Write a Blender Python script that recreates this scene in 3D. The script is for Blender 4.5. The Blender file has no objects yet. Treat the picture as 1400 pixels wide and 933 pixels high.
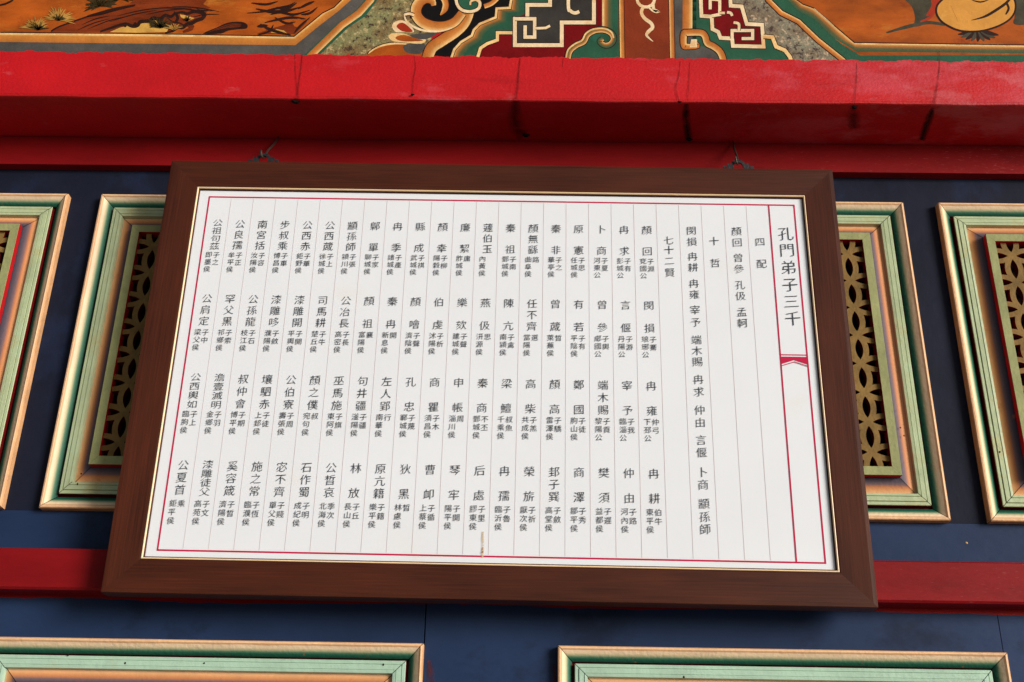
import bpy, math, random
from mathutils import Matrix, Vector
from mathutils.geometry import tessellate_polygon

SC = bpy.context.scene
COL = SC.collection
rnd = random.Random(7)

# ------------------------------------------------------------------ camera
CAM = Vector((0.0, -2.75, 1.6))
RX = Vector((0.9998234, 0.0078228, 0.0170877))          # camera right
DN = Vector((0.0119979, 0.4341430, -0.9007641))         # camera down
FW = Vector((-0.0144649, 0.9008100, 0.4339725))         # camera forward
FOC = 1600.0                                            # focal length for a 1400 wide frame
cd = bpy.data.cameras.new('camera')
cam = bpy.data.objects.new('camera', cd)
COL.objects.link(cam)
m = Matrix((RX, -DN, -FW)).transposed().to_4x4()
m.translation = CAM
cam.matrix_world = m
cd.sensor_width = 36.0
cd.lens = 36.0 * FOC / 1400.0
cd.clip_start, cd.clip_end = 0.02, 500.0
SC.camera = cam

# ------------------------------------------------------------------ light
SUN_EL, SUN_AZ = 12.0, 128.0        # low, from the front and to the right; azimuth clockwise from +Y
w = bpy.data.worlds.new('World')
SC.world = w
w.use_nodes = True
nt = w.node_tree
sky = nt.nodes.new('ShaderNodeTexSky')
sky.sky_type = 'NISHITA'
sky.sun_disc = False
sky.sun_elevation = math.radians(SUN_EL)
sky.sun_rotation = math.radians(SUN_AZ)
sky.air_density = 1.0
sky.dust_density = 2.0
bg = nt.nodes['Background']
bg.inputs['Strength'].default_value = 0.075
nt.links.new(sky.outputs[0], bg.inputs[0])
sd = bpy.data.lights.new('sun', 'SUN')
sd.energy = 3.7
sd.angle = math.radians(24.0)
sd.color = (1.0, 0.975, 0.95)
sun = bpy.data.objects.new('sun', sd)
COL.objects.link(sun)
el, az = math.radians(SUN_EL), math.radians(SUN_AZ)
tosun = Vector((math.sin(az) * math.cos(el), math.cos(az) * math.cos(el), math.sin(el)))
sun.rotation_euler = tosun.to_track_quat('Z', 'Y').to_euler()
sun.location = tosun * 20

vs = SC.view_settings
vs.view_transform = 'Standard'
vs.look = 'None'
vs.exposure = 0.12
vs.gamma = 1.0
vs.use_curve_mapping = False

# ------------------------------------------------------------------ materials
def lin(c):
    return tuple(((v / 255.0) / 12.92 if v <= 10 else ((v / 255.0 + 0.055) / 1.055) ** 2.4) for v in c)

MATS = {}

def paint(name, col, var=0.12, rough=0.5, scale=6.0, bump=0.15, bscale=60.0, ramp=None, stretch=(1, 1, 1),
          spots=None, metallic=0.0, alpha=None, spec=0.12, wear=None):
    """Painted or bare surface: base colour (or a ramp over UV.x) broken up by noise, fine bump, optional wear."""
    if name in MATS:
        return MATS[name]
    mt = bpy.data.materials.new(name)
    mt.use_nodes = True
    n, l = mt.node_tree.nodes, mt.node_tree.links
    b = n['Principled BSDF']
    geo = n.new('ShaderNodeNewGeometry')
    mp = n.new('ShaderNodeMapping')
    mp.inputs['Scale'].default_value = stretch
    l.new(geo.outputs['Position'], mp.inputs['Vector'])
    nz = n.new('ShaderNodeTexNoise')
    nz.inputs['Scale'].default_value = scale
    nz.inputs['Detail'].default_value = 6.0
    nz.inputs['Roughness'].default_value = 0.62
    l.new(mp.outputs[0], nz.inputs['Vector'])
    if ramp:
        uv = n.new('ShaderNodeUVMap')
        uv.uv_map = 'UVMap'
        sx = n.new('ShaderNodeSeparateXYZ')
        l.new(uv.outputs[0], sx.inputs[0])
        # the brushed blend of the paint wanders a little
        ad = n.new('ShaderNodeMath'); ad.operation = 'MULTIPLY_ADD'
        l.new(nz.outputs['Fac'], ad.inputs[0]); ad.inputs[1].default_value = 0.12
        sb = n.new('ShaderNodeMath'); sb.operation = 'SUBTRACT'
        l.new(sx.outputs['X'], sb.inputs[0]); sb.inputs[1].default_value = 0.06
        l.new(sb.outputs[0], ad.inputs[2])
        cr = n.new('ShaderNodeValToRGB')
        el_ = cr.color_ramp.elements
        while len(el_) < len(ramp):
            el_.new(0.5)
        for e, (p, c) in zip(el_, ramp):
            e.position = p
            e.color = (*c, 1)
        l.new(ad.outputs[0], cr.inputs[0])
        base = cr.outputs[0]
    else:
        rgb = n.new('ShaderNodeRGB')
        rgb.outputs[0].default_value = (*col, 1)
        base = rgb.outputs[0]
    mr = n.new('ShaderNodeMapRange')
    mr.inputs['From Min'].default_value = 0.3
    mr.inputs['From Max'].default_value = 0.7
    mr.inputs['To Min'].default_value = 1.0 - var
    mr.inputs['To Max'].default_value = 1.0 + var
    l.new(nz.outputs['Fac'], mr.inputs['Value'])
    vm = n.new('ShaderNodeVectorMath'); vm.operation = 'SCALE'
    l.new(base, vm.inputs[0]); l.new(mr.outputs[0], vm.inputs['Scale'])
    out = vm.outputs[0]
    for (wc, thr, wscale, wst, *xr) in (wear or []):
        n2 = n.new('ShaderNodeTexNoise')
        n2.inputs['Scale'].default_value = wscale
        n2.inputs['Detail'].default_value = 8.0
        n2.inputs['Roughness'].default_value = 0.7
        mp2 = n.new('ShaderNodeMapping'); mp2.inputs['Scale'].default_value = wst
        l.new(geo.outputs['Position'], mp2.inputs['Vector']); l.new(mp2.outputs[0], n2.inputs['Vector'])
        r2 = n.new('ShaderNodeMapRange')
        r2.inputs['From Min'].default_value = thr
        r2.inputs['From Max'].default_value = thr + 0.10
        r2.inputs['To Max'].default_value = wc[3]
        src = n2.outputs['Fac']
        if xr:                                   # this layer strengthens towards one end of the timber
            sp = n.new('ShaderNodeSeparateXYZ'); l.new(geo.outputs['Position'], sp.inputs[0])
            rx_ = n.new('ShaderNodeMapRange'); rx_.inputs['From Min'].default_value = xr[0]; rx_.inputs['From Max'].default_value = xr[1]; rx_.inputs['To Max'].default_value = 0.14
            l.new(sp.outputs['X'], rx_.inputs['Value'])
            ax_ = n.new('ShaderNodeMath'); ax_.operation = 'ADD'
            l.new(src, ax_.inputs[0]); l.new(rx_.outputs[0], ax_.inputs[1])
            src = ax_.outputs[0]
        l.new(src, r2.inputs['Value'])
        mx = n.new('ShaderNodeMix'); mx.data_type = 'RGBA'
        l.new(r2.outputs[0], mx.inputs['Factor'])
        l.new(out, mx.inputs['A']); mx.inputs['B'].default_value = (*wc[:3], 1)
        out = mx.outputs['Result']
    l.new(out, b.inputs['Base Color'])
    b.inputs['Roughness'].default_value = rough
    b.inputs['Specular IOR Level'].default_value = spec
    b.inputs['Metallic'].default_value = metallic
    if bump:
        n3 = n.new('ShaderNodeTexNoise')
        n3.inputs['Scale'].default_value = bscale
        n3.inputs['Detail'].default_value = 5.0
        l.new(mp.outputs[0], n3.inputs['Vector'])
        bp = n.new('ShaderNodeBump')
        bp.inputs['Strength'].default_value = bump
        bp.inputs['Distance'].default_value = 0.004
        l.new(n3.outputs['Fac'], bp.inputs['Height'])
        l.new(bp.outputs[0], b.inputs['Normal'])
    if alpha is not None:                    # soft edged stain: fades across UV.x and is broken by noise
        uv = n.new('ShaderNodeUVMap'); uv.uv_map = 'UVMap'
        sx = n.new('ShaderNodeSeparateXYZ'); l.new(uv.outputs[0], sx.inputs[0])
        pp = n.new('ShaderNodeMath'); pp.operation = 'PINGPONG'; pp.inputs[1].default_value = 0.5
        l.new(sx.outputs['X'], pp.inputs[0])
        mu = n.new('ShaderNodeMath'); mu.operation = 'MULTIPLY'; mu.use_clamp = True
        l.new(pp.outputs[0], mu.inputs[0]); mu.inputs[1].default_value = 2.0 * alpha
        n4 = n.new('ShaderNodeTexNoise'); n4.inputs['Scale'].default_value = 38.0; n4.inputs['Detail'].default_value = 4.0
        l.new(geo.outputs['Position'], n4.inputs['Vector'])
        r4 = n.new('ShaderNodeMapRange'); r4.inputs['From Min'].default_value = 0.22; r4.inputs['From Max'].default_value = 0.5
        l.new(n4.outputs['Fac'], r4.inputs['Value'])
        m4 = n.new('ShaderNodeMath'); m4.operation = 'MULTIPLY'; m4.use_clamp = True
        l.new(mu.outputs[0], m4.inputs[0]); l.new(r4.outputs[0], m4.inputs[1])
        l.new(m4.outputs[0], b.inputs['Alpha'])
    MATS[name] = mt
    return mt


def wood(name, dark, light):
    """Stained timber with grain along UV.x (metres)."""
    mt = bpy.data.materials.new(name)
    mt.use_nodes = True
    n, l = mt.node_tree.nodes, mt.node_tree.links
    b = n['Principled BSDF']
    uv = n.new('ShaderNodeUVMap'); uv.uv_map = 'UVMap'
    mp = n.new('ShaderNodeMapping'); mp.inputs['Scale'].default_value = (6.0, 260.0, 1)
    l.new(uv.outputs[0], mp.inputs['Vector'])
    nz = n.new('ShaderNodeTexNoise'); nz.inputs['Scale'].default_value = 1.0; nz.inputs['Detail'].default_value = 8.0
    l.new(mp.outputs[0], nz.inputs['Vector'])
    mp2 = n.new('ShaderNodeMapping'); mp2.inputs['Scale'].default_value = (3.0, 14.0, 1)
    l.new(uv.outputs[0], mp2.inputs['Vector'])
    n2 = n.new('ShaderNodeTexNoise'); n2.inputs['Scale'].default_value = 1.0; n2.inputs['Detail'].default_value = 4.0
    l.new(mp2.outputs[0], n2.inputs['Vector'])
    ad = n.new('ShaderNodeMath'); ad.operation = 'MULTIPLY_ADD'
    l.new(nz.outputs['Fac'], ad.inputs[0]); ad.inputs[1].default_value = 0.5
    hl = n.new('ShaderNodeMath'); hl.operation = 'MULTIPLY'; hl.inputs[1].default_value = 0.5
    l.new(n2.outputs['Fac'], hl.inputs[0]); l.new(hl.outputs[0], ad.inputs[2])
    cr = n.new('ShaderNodeValToRGB')
    cr.color_ramp.elements[0].position = 0.28; cr.color_ramp.elements[0].color = (*dark, 1)
    cr.color_ramp.elements[1].position = 0.72; cr.color_ramp.elements[1].color = (*light, 1)
    l.new(ad.outputs[0], cr.inputs[0])
    l.new(cr.outputs[0], b.inputs['Base Color'])
    b.inputs['Roughness'].default_value = 0.42
    b.inputs['Specular IOR Level'].default_value = 0.25
    bp = n.new('ShaderNodeBump'); bp.inputs['Strength'].default_value = 0.12; bp.inputs['Distance'].default_value = 0.002
    l.new(nz.outputs['Fac'], bp.inputs['Height']); l.new(bp.outputs[0], b.inputs['Normal'])
    MATS[name] = mt
    return mt


def speckle_stone(name, a, b_, c, d):
    """Sponged imitation stone: pale, ochre, brown and dark flecks."""
    mt = bpy.data.materials.new(name)
    mt.use_nodes = True
    n, l = mt.node_tree.nodes, mt.node_tree.links
    b = n['Principled BSDF']
    geo = n.new('ShaderNodeNewGeometry')
    n1 = n.new('ShaderNodeTexNoise'); n1.inputs['Scale'].default_value = 14; n1.inputs['Detail'].default_value = 3
    n2 = n.new('ShaderNodeTexNoise'); n2.inputs['Scale'].default_value = 60; n2.inputs['Detail'].default_value = 5; n2.inputs['Roughness'].default_value = 0.7
    n3 = n.new('ShaderNodeTexVoronoi'); n3.inputs['Scale'].default_value = 130
    for k in (n1, n2, n3):
        l.new(geo.outputs['Position'], k.inputs['Vector'])
    c1 = n.new('ShaderNodeValToRGB')
    c1.color_ramp.elements[0].position = 0.38; c1.color_ramp.elements[0].color = (*a, 1)
    c1.color_ramp.elements[1].position = 0.62; c1.color_ramp.elements[1].color = (*b_, 1)
    l.new(n1.outputs['Fac'], c1.inputs[0])
    r2 = n.new('ShaderNodeMapRange'); r2.inputs['From Min'].default_value = 0.56; r2.inputs['From Max'].default_value = 0.62
    l.new(n2.outputs['Fac'], r2.inputs['Value'])
    m1 = n.new('ShaderNodeMix'); m1.data_type = 'RGBA'
    l.new(r2.outputs[0], m1.inputs['Factor']); l.new(c1.outputs[0], m1.inputs['A']); m1.inputs['B'].default_value = (*c, 1)
    r3 = n.new('ShaderNodeMapRange'); r3.inputs['From Min'].default_value = 0.44; r3.inputs['From Max'].default_value = 0.38
    l.new(n2.outputs['Fac'], r3.inputs['Value'])
    m2 = n.new('ShaderNodeMix'); m2.data_type = 'RGBA'
    l.new(r3.outputs[0], m2.inputs['Factor']); l.new(m1.outputs['Result'], m2.inputs['A']); m2.inputs['B'].default_value = (*d, 1)
    l.new(m2.outputs['Result'], b.inputs['Base Color'])
    b.inputs['Roughness'].default_value = 0.55
    bp = n.new('ShaderNodeBump'); bp.inputs['Strength'].default_value = 0.3; bp.inputs['Distance'].default_value = 0.003
    l.new(n3.outputs['Distance'], bp.inputs['Height']); l.new(bp.outputs[0], b.inputs['Normal'])
    MATS[name] = mt
    return mt

DUST = (0.60, 0.34, 0.32)
RED = paint('red_paint', (0.46, 0.006, 0.009), 0.12, 0.45, 5, 0.28, 150, stretch=(0.8, 1, 1.2),  # pink layers strengthen towards the right end
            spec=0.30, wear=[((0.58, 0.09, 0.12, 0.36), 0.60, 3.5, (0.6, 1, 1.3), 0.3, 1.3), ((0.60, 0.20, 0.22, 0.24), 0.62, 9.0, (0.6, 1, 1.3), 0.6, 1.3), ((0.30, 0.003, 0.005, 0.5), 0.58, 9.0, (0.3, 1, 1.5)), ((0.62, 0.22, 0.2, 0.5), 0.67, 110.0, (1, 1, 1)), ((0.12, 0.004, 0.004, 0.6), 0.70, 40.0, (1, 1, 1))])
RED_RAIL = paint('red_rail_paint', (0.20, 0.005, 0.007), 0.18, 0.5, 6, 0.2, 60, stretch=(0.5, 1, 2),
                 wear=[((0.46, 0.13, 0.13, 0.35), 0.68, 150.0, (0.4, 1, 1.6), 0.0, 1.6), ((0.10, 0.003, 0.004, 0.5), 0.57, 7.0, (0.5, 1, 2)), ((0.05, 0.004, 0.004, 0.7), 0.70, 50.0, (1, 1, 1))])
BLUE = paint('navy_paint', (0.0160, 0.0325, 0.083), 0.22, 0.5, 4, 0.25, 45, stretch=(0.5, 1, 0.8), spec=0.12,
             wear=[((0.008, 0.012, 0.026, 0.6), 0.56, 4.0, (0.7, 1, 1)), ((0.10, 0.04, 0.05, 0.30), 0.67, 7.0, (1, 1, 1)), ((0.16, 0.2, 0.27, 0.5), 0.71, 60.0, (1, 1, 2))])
BLUE_SHADE = paint('shaded_navy_paint', (0.0105, 0.0130, 0.026), 0.3, 0.55, 4, 0.25, 45, stretch=(0.8, 1, 0.6), spec=0.08,  # darker copy of the navy: shade on the upper boards put into the colour
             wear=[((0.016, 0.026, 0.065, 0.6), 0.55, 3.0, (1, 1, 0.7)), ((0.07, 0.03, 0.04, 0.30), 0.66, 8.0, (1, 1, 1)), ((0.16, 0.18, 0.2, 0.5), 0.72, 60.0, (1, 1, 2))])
BLACK = paint('black_paint', (0.006, 0.005, 0.005), 0.2, 0.5, 20, 0.1)
TAN_C, GREEN_C = (0.84, 0.65, 0.45), (0.014, 0.100, 0.060)
OUTER = paint('tan_to_green_paint', None, 0.10, 0.5, 9, 0.35, 120,
              ramp=[(0.0, (0.72, 0.42, 0.23)), (0.10, (0.80, 0.54, 0.32)), (0.20, (0.62, 0.32, 0.15)), (0.27, TAN_C), (0.42, (0.80, 0.62, 0.40)), (0.56, (0.46, 0.44, 0.26)), (0.68, (0.09, 0.20, 0.12)), (0.80, GREEN_C), (1.0, (0.010, 0.052, 0.032))],
              wear=[((0.40, 0.13, 0.05, 0.5), 0.64, 40.0, (1, 1, 1)), ((0.03, 0.02, 0.015, 0.8), 0.73, 90.0, (1, 1, 1))])
EDGE = paint('orange_edge_paint', (0.60, 0.33, 0.16), 0.2, 0.5, 20, 0.3, 120, wear=[((0.10, 0.03, 0.02, 0.7), 0.66, 60.0, (1, 1, 1))])
MINT = paint('warm_lit_mint_paint', (0.40, 0.47, 0.28), 0.14, 0.42, 10, 0.3, 90, spec=0.25,  # upper mint: warm reflected light put into the colour
             wear=[((0.42, 0.36, 0.15, 0.55), 0.55, 7.0, (1, 1, 1)), ((0.36, 0.52, 0.38, 0.5), 0.57, 5.0, (1, 1, 1)), ((0.03, 0.03, 0.02, 0.8), 0.72, 80.0, (1, 1, 1))])
MINT_LOW = paint('pale_mint_paint', (0.37, 0.53, 0.41), 0.12, 0.42, 10, 0.3, 90, spec=0.25,  # lower copy of the mint, with cool reflected light in its colour
             wear=[((0.42, 0.44, 0.24, 0.4), 0.58, 8.0, (1, 1, 1)), ((0.03, 0.03, 0.02, 0.8), 0.72, 80.0, (1, 1, 1))])
DEEP_RED = paint('dark_red_paint', (0.11, 0.004, 0.005), 0.15, 0.5, 12, 0.2)
LIP_RED = paint('bright_red_edge_paint', (0.40, 0.008, 0.012), 0.15, 0.5, 12, 0.2)
INNER = paint('tan_to_purple_paint', None, 0.12, 0.5, 8, 0.3, 100,
              ramp=[(0.0, (0.76, 0.46, 0.27)), (0.2, (0.68, 0.34, 0.15)), (0.42, (0.52, 0.20, 0.08)), (0.58, (0.18, 0.11, 0.11)), (0.75, (0.085, 0.07, 0.09)), (1.0, (0.04, 0.032, 0.05))],
              wear=[((0.45, 0.13, 0.05, 0.6), 0.60, 14.0, (1, 1, 1))])
OLIVE = paint('olive_lattice_paint', (0.28, 0.29, 0.13), 0.18, 0.55, 14, 0.35, 120,
              wear=[((0.62, 0.62, 0.5, 0.7), 0.68, 60.0, (0.5, 1, 3)), ((0.2, 0.15, 0.06, 0.5), 0.64, 30.0, (1, 1, 1))])
RIB = paint('ochre_lattice_paint', (0.20, 0.120, 0.036), 0.30, 0.55, 18, 0.35, 120)
HOLE = paint('dark_backing', (0.012, 0.006, 0.005), 0.3, 0.8, 10, 0)
BROWN = wood('brown_stained_wood', (0.024, 0.0048, 0.0014), (0.088, 0.0195, 0.0070))
GOLD = paint('gilt_fillet', (0.85, 0.62, 0.36), 0.06, 0.35, 20, 0, metallic=0.0, spec=0.5)
LIP = paint('dark_brown_lip', (0.055, 0.014, 0.007), 0.15, 0.5, 30, 0.05)
PAPER = paint('white_paper', (0.725, 0.755, 0.795), 0.025, 0.4, 3, 0.03, 30, spec=0.35,
              wear=[((0.70, 0.66, 0.58, 0.25), 0.62, 5.0, (1, 1, 1)), ((0.6, 0.5, 0.38, 0.4), 0.74, 26.0, (1, 1, 1))])
INK = paint('black_ink', (0.050, 0.058, 0.066), 0.1, 0.6, 20, 0)
CRIMSON = paint('crimson_ink', (0.48, 0.012, 0.060), 0.06, 0.5, 20, 0)
RULE = paint('faint_rose_ink', (0.66, 0.57, 0.58), 0.05, 0.5, 20, 0)
STAIN = paint('yellow_brown_stain', (0.66, 0.50, 0.30), 0.2, 0.6, 30, 0, alpha=0.75)
SCUFF = paint('red_brown_scuff', (0.12, 0.025, 0.020), 0.3, 0.6, 30, 0, alpha=0.55)
RUST = paint('rust_fleck', (0.25, 0.08, 0.02), 0.3, 0.7, 60, 0)
SOOT = paint('dark_drip_stain', (0.035, 0.006, 0.006), 0.2, 0.7, 40, 0, alpha=0.95)
SOOT_FAINT = paint('faint_drip_stain', (0.07, 0.005, 0.005), 0.2, 0.7, 40, 0, alpha=0.55)
SOOT_SOFT = paint('soft_smear', (0.05, 0.004, 0.004), 0.2, 0.7, 40, 0, alpha=0.55)
MUD = paint('dark_mud', (0.010, 0.007, 0.006), 0.3, 0.9, 120, 0.5, 300)
IRON = paint('dull_iron', (0.045, 0.045, 0.047), 0.35, 0.45, 80, 0.3, 200, metallic=0.7)
STEEL = paint('worn_steel', (0.10, 0.085, 0.07), 0.3, 0.4, 60, 0.2, 200, metallic=0.8)
GROUND = paint('bounce_paving', (0.50, 0.48, 0.44), 0.2, 0.8, 1.5, 0.3, 20)
TILE = paint('bounce_floor_tile', (0.40, 0.33, 0.28), 0.25, 0.7, 3, 0.2, 30)
# ornament colours
ORANGE = paint('orange_brown_lacquer', (0.34, 0.072, 0.008), 0.4, 0.5, 9, 0.2, 80, stretch=(0.6, 1, 1.3),
               wear=[((0.46, 0.16, 0.022, 0.7), 0.56, 7.0, (0.6, 1, 1.6)), ((0.20, 0.028, 0.005, 0.75), 0.58, 10.0, (1, 1, 1)), ((0.8, 0.6, 0.3, 0.7), 0.755, 30.0, (1, 1, 1))])
ORANGE_BAND = paint('amber_border_paint', None, 0.2, 0.5, 12, 0.25, 100, ramp=[(0, (0.74, 0.46, 0.16)), (0.3, (0.50, 0.19, 0.035)), (1, (0.42, 0.14, 0.025))])
SCROLL = paint('orange_to_gold_paint', None, 0.2, 0.5, 16, 0.25, 100, ramp=[(0, (0.78, 0.50, 0.20)), (0.4, (0.52, 0.19, 0.04)), (1, (0.40, 0.11, 0.02))])
SCROLL_G = paint('orange_to_green_paint', None, 0.15, 0.5, 16, 0.25, 100, ramp=[(0, (0.72, 0.46, 0.18)), (0.3, (0.40, 0.14, 0.03)), (0.6, (0.10, 0.09, 0.035)), (1, (0.022, 0.085, 0.045))])
TAN = paint('tan_outline_paint', (0.72, 0.47, 0.20), 0.2, 0.5, 25, 0.3, 120, wear=[((0.52, 0.22, 0.05, 0.6), 0.53, 16.0, (1, 1, 1))])
CREAM = paint('cream_outline_paint', (0.74, 0.56, 0.34), 0.15, 0.5, 25, 0.3, 120, wear=[((0.62, 0.32, 0.10, 0.65), 0.53, 16.0, (1, 1, 1))])
GREY = paint('blue_grey_paint', (0.075, 0.068, 0.062), 0.3, 0.5, 12, 0.2, 80, wear=[((0.30, 0.24, 0.17, 0.5), 0.64, 20.0, (2, 1, 1))])
GREEN = paint('bottle_green_paint', (0.022, 0.085, 0.048), 0.22, 0.5, 10, 0.2, 80, wear=[((0.03, 0.15, 0.10, 0.5), 0.6, 9.0, (1, 1, 1))])
LEAF_GREY = paint('dark_leaf_paint', (0.055, 0.048, 0.030), 0.3, 0.5, 25, 0.2, 80)
FRET = paint('charcoal_fret_paint', (0.034, 0.030, 0.026), 0.35, 0.5, 12, 0.2, 80, wear=[((0.20, 0.09, 0.03, 0.6), 0.66, 20.0, (1, 1, 1))])
CRIMSON_P = paint('crimson_paint', (0.14, 0.003, 0.004), 0.25, 0.45, 12, 0.2, 80, wear=[((0.05, 0.004, 0.004, 0.7), 0.68, 45.0, (1, 1, 1))])
POST_RED = paint('rust_red_paint', (0.20, 0.030, 0.009), 0.2, 0.5, 10, 0.2, 80, wear=[((0.07, 0.01, 0.006, 0.7), 0.69, 60.0, (1, 1, 1))])
LINE = paint('dark_line_paint', (0.025, 0.009, 0.006), 0.2, 0.5, 30, 0)
BARK = paint('bark_brown_paint', (0.17, 0.028, 0.006), 0.4, 0.5, 16, 0.2, 80, stretch=(0.4, 1, 2.2), wear=[((0.05, 0.012, 0.006, 0.7), 0.60, 26.0, (0.25, 1, 2.2))])
OCHRE = paint('ochre_paint', (0.58, 0.32, 0.065), 0.3, 0.5, 18, 0.2, 80)
STRAW = paint('straw_needle_paint', (0.40, 0.21, 0.045), 0.3, 0.5, 30, 0)
NEEDLE = paint('dark_needle_paint', (0.045, 0.030, 0.010), 0.3, 0.5, 30, 0)
FRUIT = paint('yellow_fruit_paint', (0.60, 0.27, 0.050), 0.2, 0.5, 9, 0.2, 80, wear=[((0.22, 0.13, 0.03, 0.5), 0.56, 9.0, (1, 1, 1)), ((0.72, 0.42, 0.12, 0.6), 0.6, 8.0, (1, 1, 1))])
PETAL = paint('red_petal_paint', (0.34, 0.030, 0.010), 0.2, 0.5, 20, 0.2)
STONE = speckle_stone('sponged_stone_paint', (0.20, 0.19, 0.075), (0.17, 0.095, 0.030), (0.44, 0.34, 0.16), (0.045, 0.022, 0.010))
STONE_G = speckle_stone('sponged_grey_stone_paint', (0.20, 0.185, 0.12), (0.15, 0.10, 0.055), (0.48, 0.33, 0.20), (0.040, 0.016, 0.010))

# ------------------------------------------------------------------ mesh helpers
class MB:
    """Collects faces with material slots and UVs; build() links them as one mesh object."""
    def __init__(s):
        s.v, s.f, s.mi, s.uv, s.m = [], [], [], [], []

    def slot(s, mat):
        if mat not in s.m:
            s.m.append(mat)
        return s.m.index(mat)

    def face(s, pts, mat, uv=None):
        i = len(s.v)
        s.v += [tuple(p) for p in pts]
        s.f.append(tuple(range(i, i + len(pts))))
        s.mi.append(s.slot(mat))
        s.uv.append(uv or [(0.5, 0.5)] * len(pts))

    def box(s, a, b, mat, faces='xXyYzZ', front=None):
        x0, y0, z0 = a; x1, y1, z1 = b
        q = {'x': [(x0, y1, z0), (x0, y0, z0), (x0, y0, z1), (x0, y1, z1)], 'X': [(x1, y0, z0), (x1, y1, z0), (x1, y1, z1), (x1, y0, z1)],
             'y': [(x0, y0, z0), (x1, y0, z0), (x1, y0, z1), (x0, y0, z1)], 'Y': [(x1, y1, z0), (x0, y1, z0), (x0, y1, z1), (x1, y1, z1)],
             'z': [(x0, y1, z0), (x1, y1, z0), (x1, y0, z0), (x0, y0, z0)], 'Z': [(x0, y0, z1), (x1, y0, z1), (x1, y1, z1), (x0, y1, z1)]}
        for k in faces:
            s.face(q[k], front if (front and k == 'y') else mat)

    def build(s, name, parent=None, loc=None, smooth=False):
        me = bpy.data.meshes.new(name)
        me.from_pydata(s.v, [], s.f)
        for mt in s.m:
            me.materials.append(mt)
        me.polygons.foreach_set('material_index', s.mi)
        ul = me.uv_layers.new(name='UVMap')
        flat = [c for f in s.uv for uvp in f for c in uvp]
        ul.data.foreach_set('uv', flat)
        if smooth:
            me.polygons.foreach_set('use_smooth', [True] * len(s.f))
        me.update()
        o = bpy.data.objects.new(name, me)
        COL.objects.link(o)
        if parent:
            o.parent = parent
        if loc:
            o.location = loc
        return o


def empty(name, loc=(0, 0, 0)):
    o = bpy.data.objects.new(name, None)
    COL.objects.link(o)
    o.location = loc
    o.empty_display_size = 0.05
    return o


def tag(o, label=None, cat=None, group=None, kind=None):
    if label: o['label'] = label
    if cat: o['category'] = cat
    if group: o['group'] = group
    if kind: o['kind'] = kind
    return o


def smooth_line(pts, n=6, closed=False):
    """Catmull-Rom through 2D points."""
    out = []
    N = len(pts)
    rng = range(N) if closed else range(N - 1)
    for i in rng:
        p0 = pts[(i - 1) % N] if (closed or i > 0) else pts[0]
        p1, p2 = pts[i], pts[(i + 1) % N]
        p3 = pts[(i + 2) % N] if (closed or i + 2 < N) else pts[-1]
        for k in range(n):
            t = k / n
            out.append(tuple(0.5 * ((2 * b) + (c - a) * t + (2 * a - 5 * b + 4 * c - d) * t * t + (3 * b - a - 3 * c + d) * t ** 3)
                             for a, b, c, d in zip(p0, p1, p2, p3)))
    if not closed:
        out.append(tuple(pts[-1]))
    return out


class Painter:
    """Paint layers lying on a plane: place(u, v, layer) gives the point; later layers lie a hair above earlier ones."""
    def __init__(s, place, step=0.00003):
        s.place, s.mb, s.k, s.step = place, MB(), 0, step

    def P(s, p):
        return s.place(p[0], p[1], s.k * s.step)

    def up(s, n=1):
        s.k += n
        return s

    def fill(s, pts, mat, curve=0):
        if curve:
            pts = smooth_line(pts, curve, True)
        P = [Vector((p[0], p[1], 0)) for p in pts]
        W = [s.P(p) for p in pts]
        for t in tessellate_polygon([P]):
            tri = [W[i] for i in t]
            if (tri[1] - tri[0]).cross(tri[2] - tri[0]).y > 0:
                tri.reverse()
            s.mb.face(tri, mat)
        s.up()

    def band(s, A, B, mat):
        n = min(len(A), len(B))
        for i in range(n - 1):
            q = [s.P(A[i]), s.P(A[i + 1]), s.P(B[i + 1]), s.P(B[i])]
            s.mb.face(q, mat, [(0, 0), (0, 1), (1, 1), (1, 0)])
        s.up()

    def stroke(s, pts, wd, mat, curve=0, taper=(1, 1), closed=False):
        """Brush line; UV.x runs across it."""
        if curve:
            pts = smooth_line(pts, curve, closed)
        if closed:
            pts = list(pts) + [pts[0]]
        N = len(pts)
        L, Rr = [], []
        for i, p in enumerate(pts):
            if closed and i in (0, N - 1):
                a, b = pts[-2], pts[1]
            else:
                a, b = pts[max(0, i - 1)], pts[min(N - 1, i + 1)]
            d1 = Vector((p[0] - a[0], p[1] - a[1])); d2 = Vector((b[0] - p[0], b[1] - p[1]))
            d1 = d1.normalized() if d1.length > 1e-6 else Vector((0, 0)); d2 = d2.normalized() if d2.length > 1e-6 else Vector((0, 0))
            d = (d1 + d2)
            d = d.normalized() if d.length > 1e-6 else (d1 if d1.length else Vector((1, 0)))
            nn = Vector((-d.y, d.x))
            ref = d1 if d1.length else d2
            mit = 1 / max(0.5, abs(nn.dot(Vector((-ref.y, ref.x))))) if ref.length else 1
            t = i / max(1, N - 1)
            tp = taper[0] + (1 - taper[0]) * min(1, t * 3) if t < 0.34 else (1 if t < 0.66 else 1 + (taper[1] - 1) * (t - 0.66) / 0.34)
            h = wd * 0.5 * tp * mit
            L.append((p[0] + nn.x * h, p[1] + nn.y * h)); Rr.append((p[0] - nn.x * h, p[1] - nn.y * h))
        s.band(L, Rr, mat)

    def outlined(s, pts, wd, mat, line=None, lw=1.2, curve=0, taper=(1, 1), closed=False):
        s.stroke(pts, wd + 2 * lw, line or LINE, curve, taper, closed)
        s.stroke(pts, wd, mat, curve, taper, closed)

    def build(s, name, parent):
        return s.mb.build(name, parent)


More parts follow.
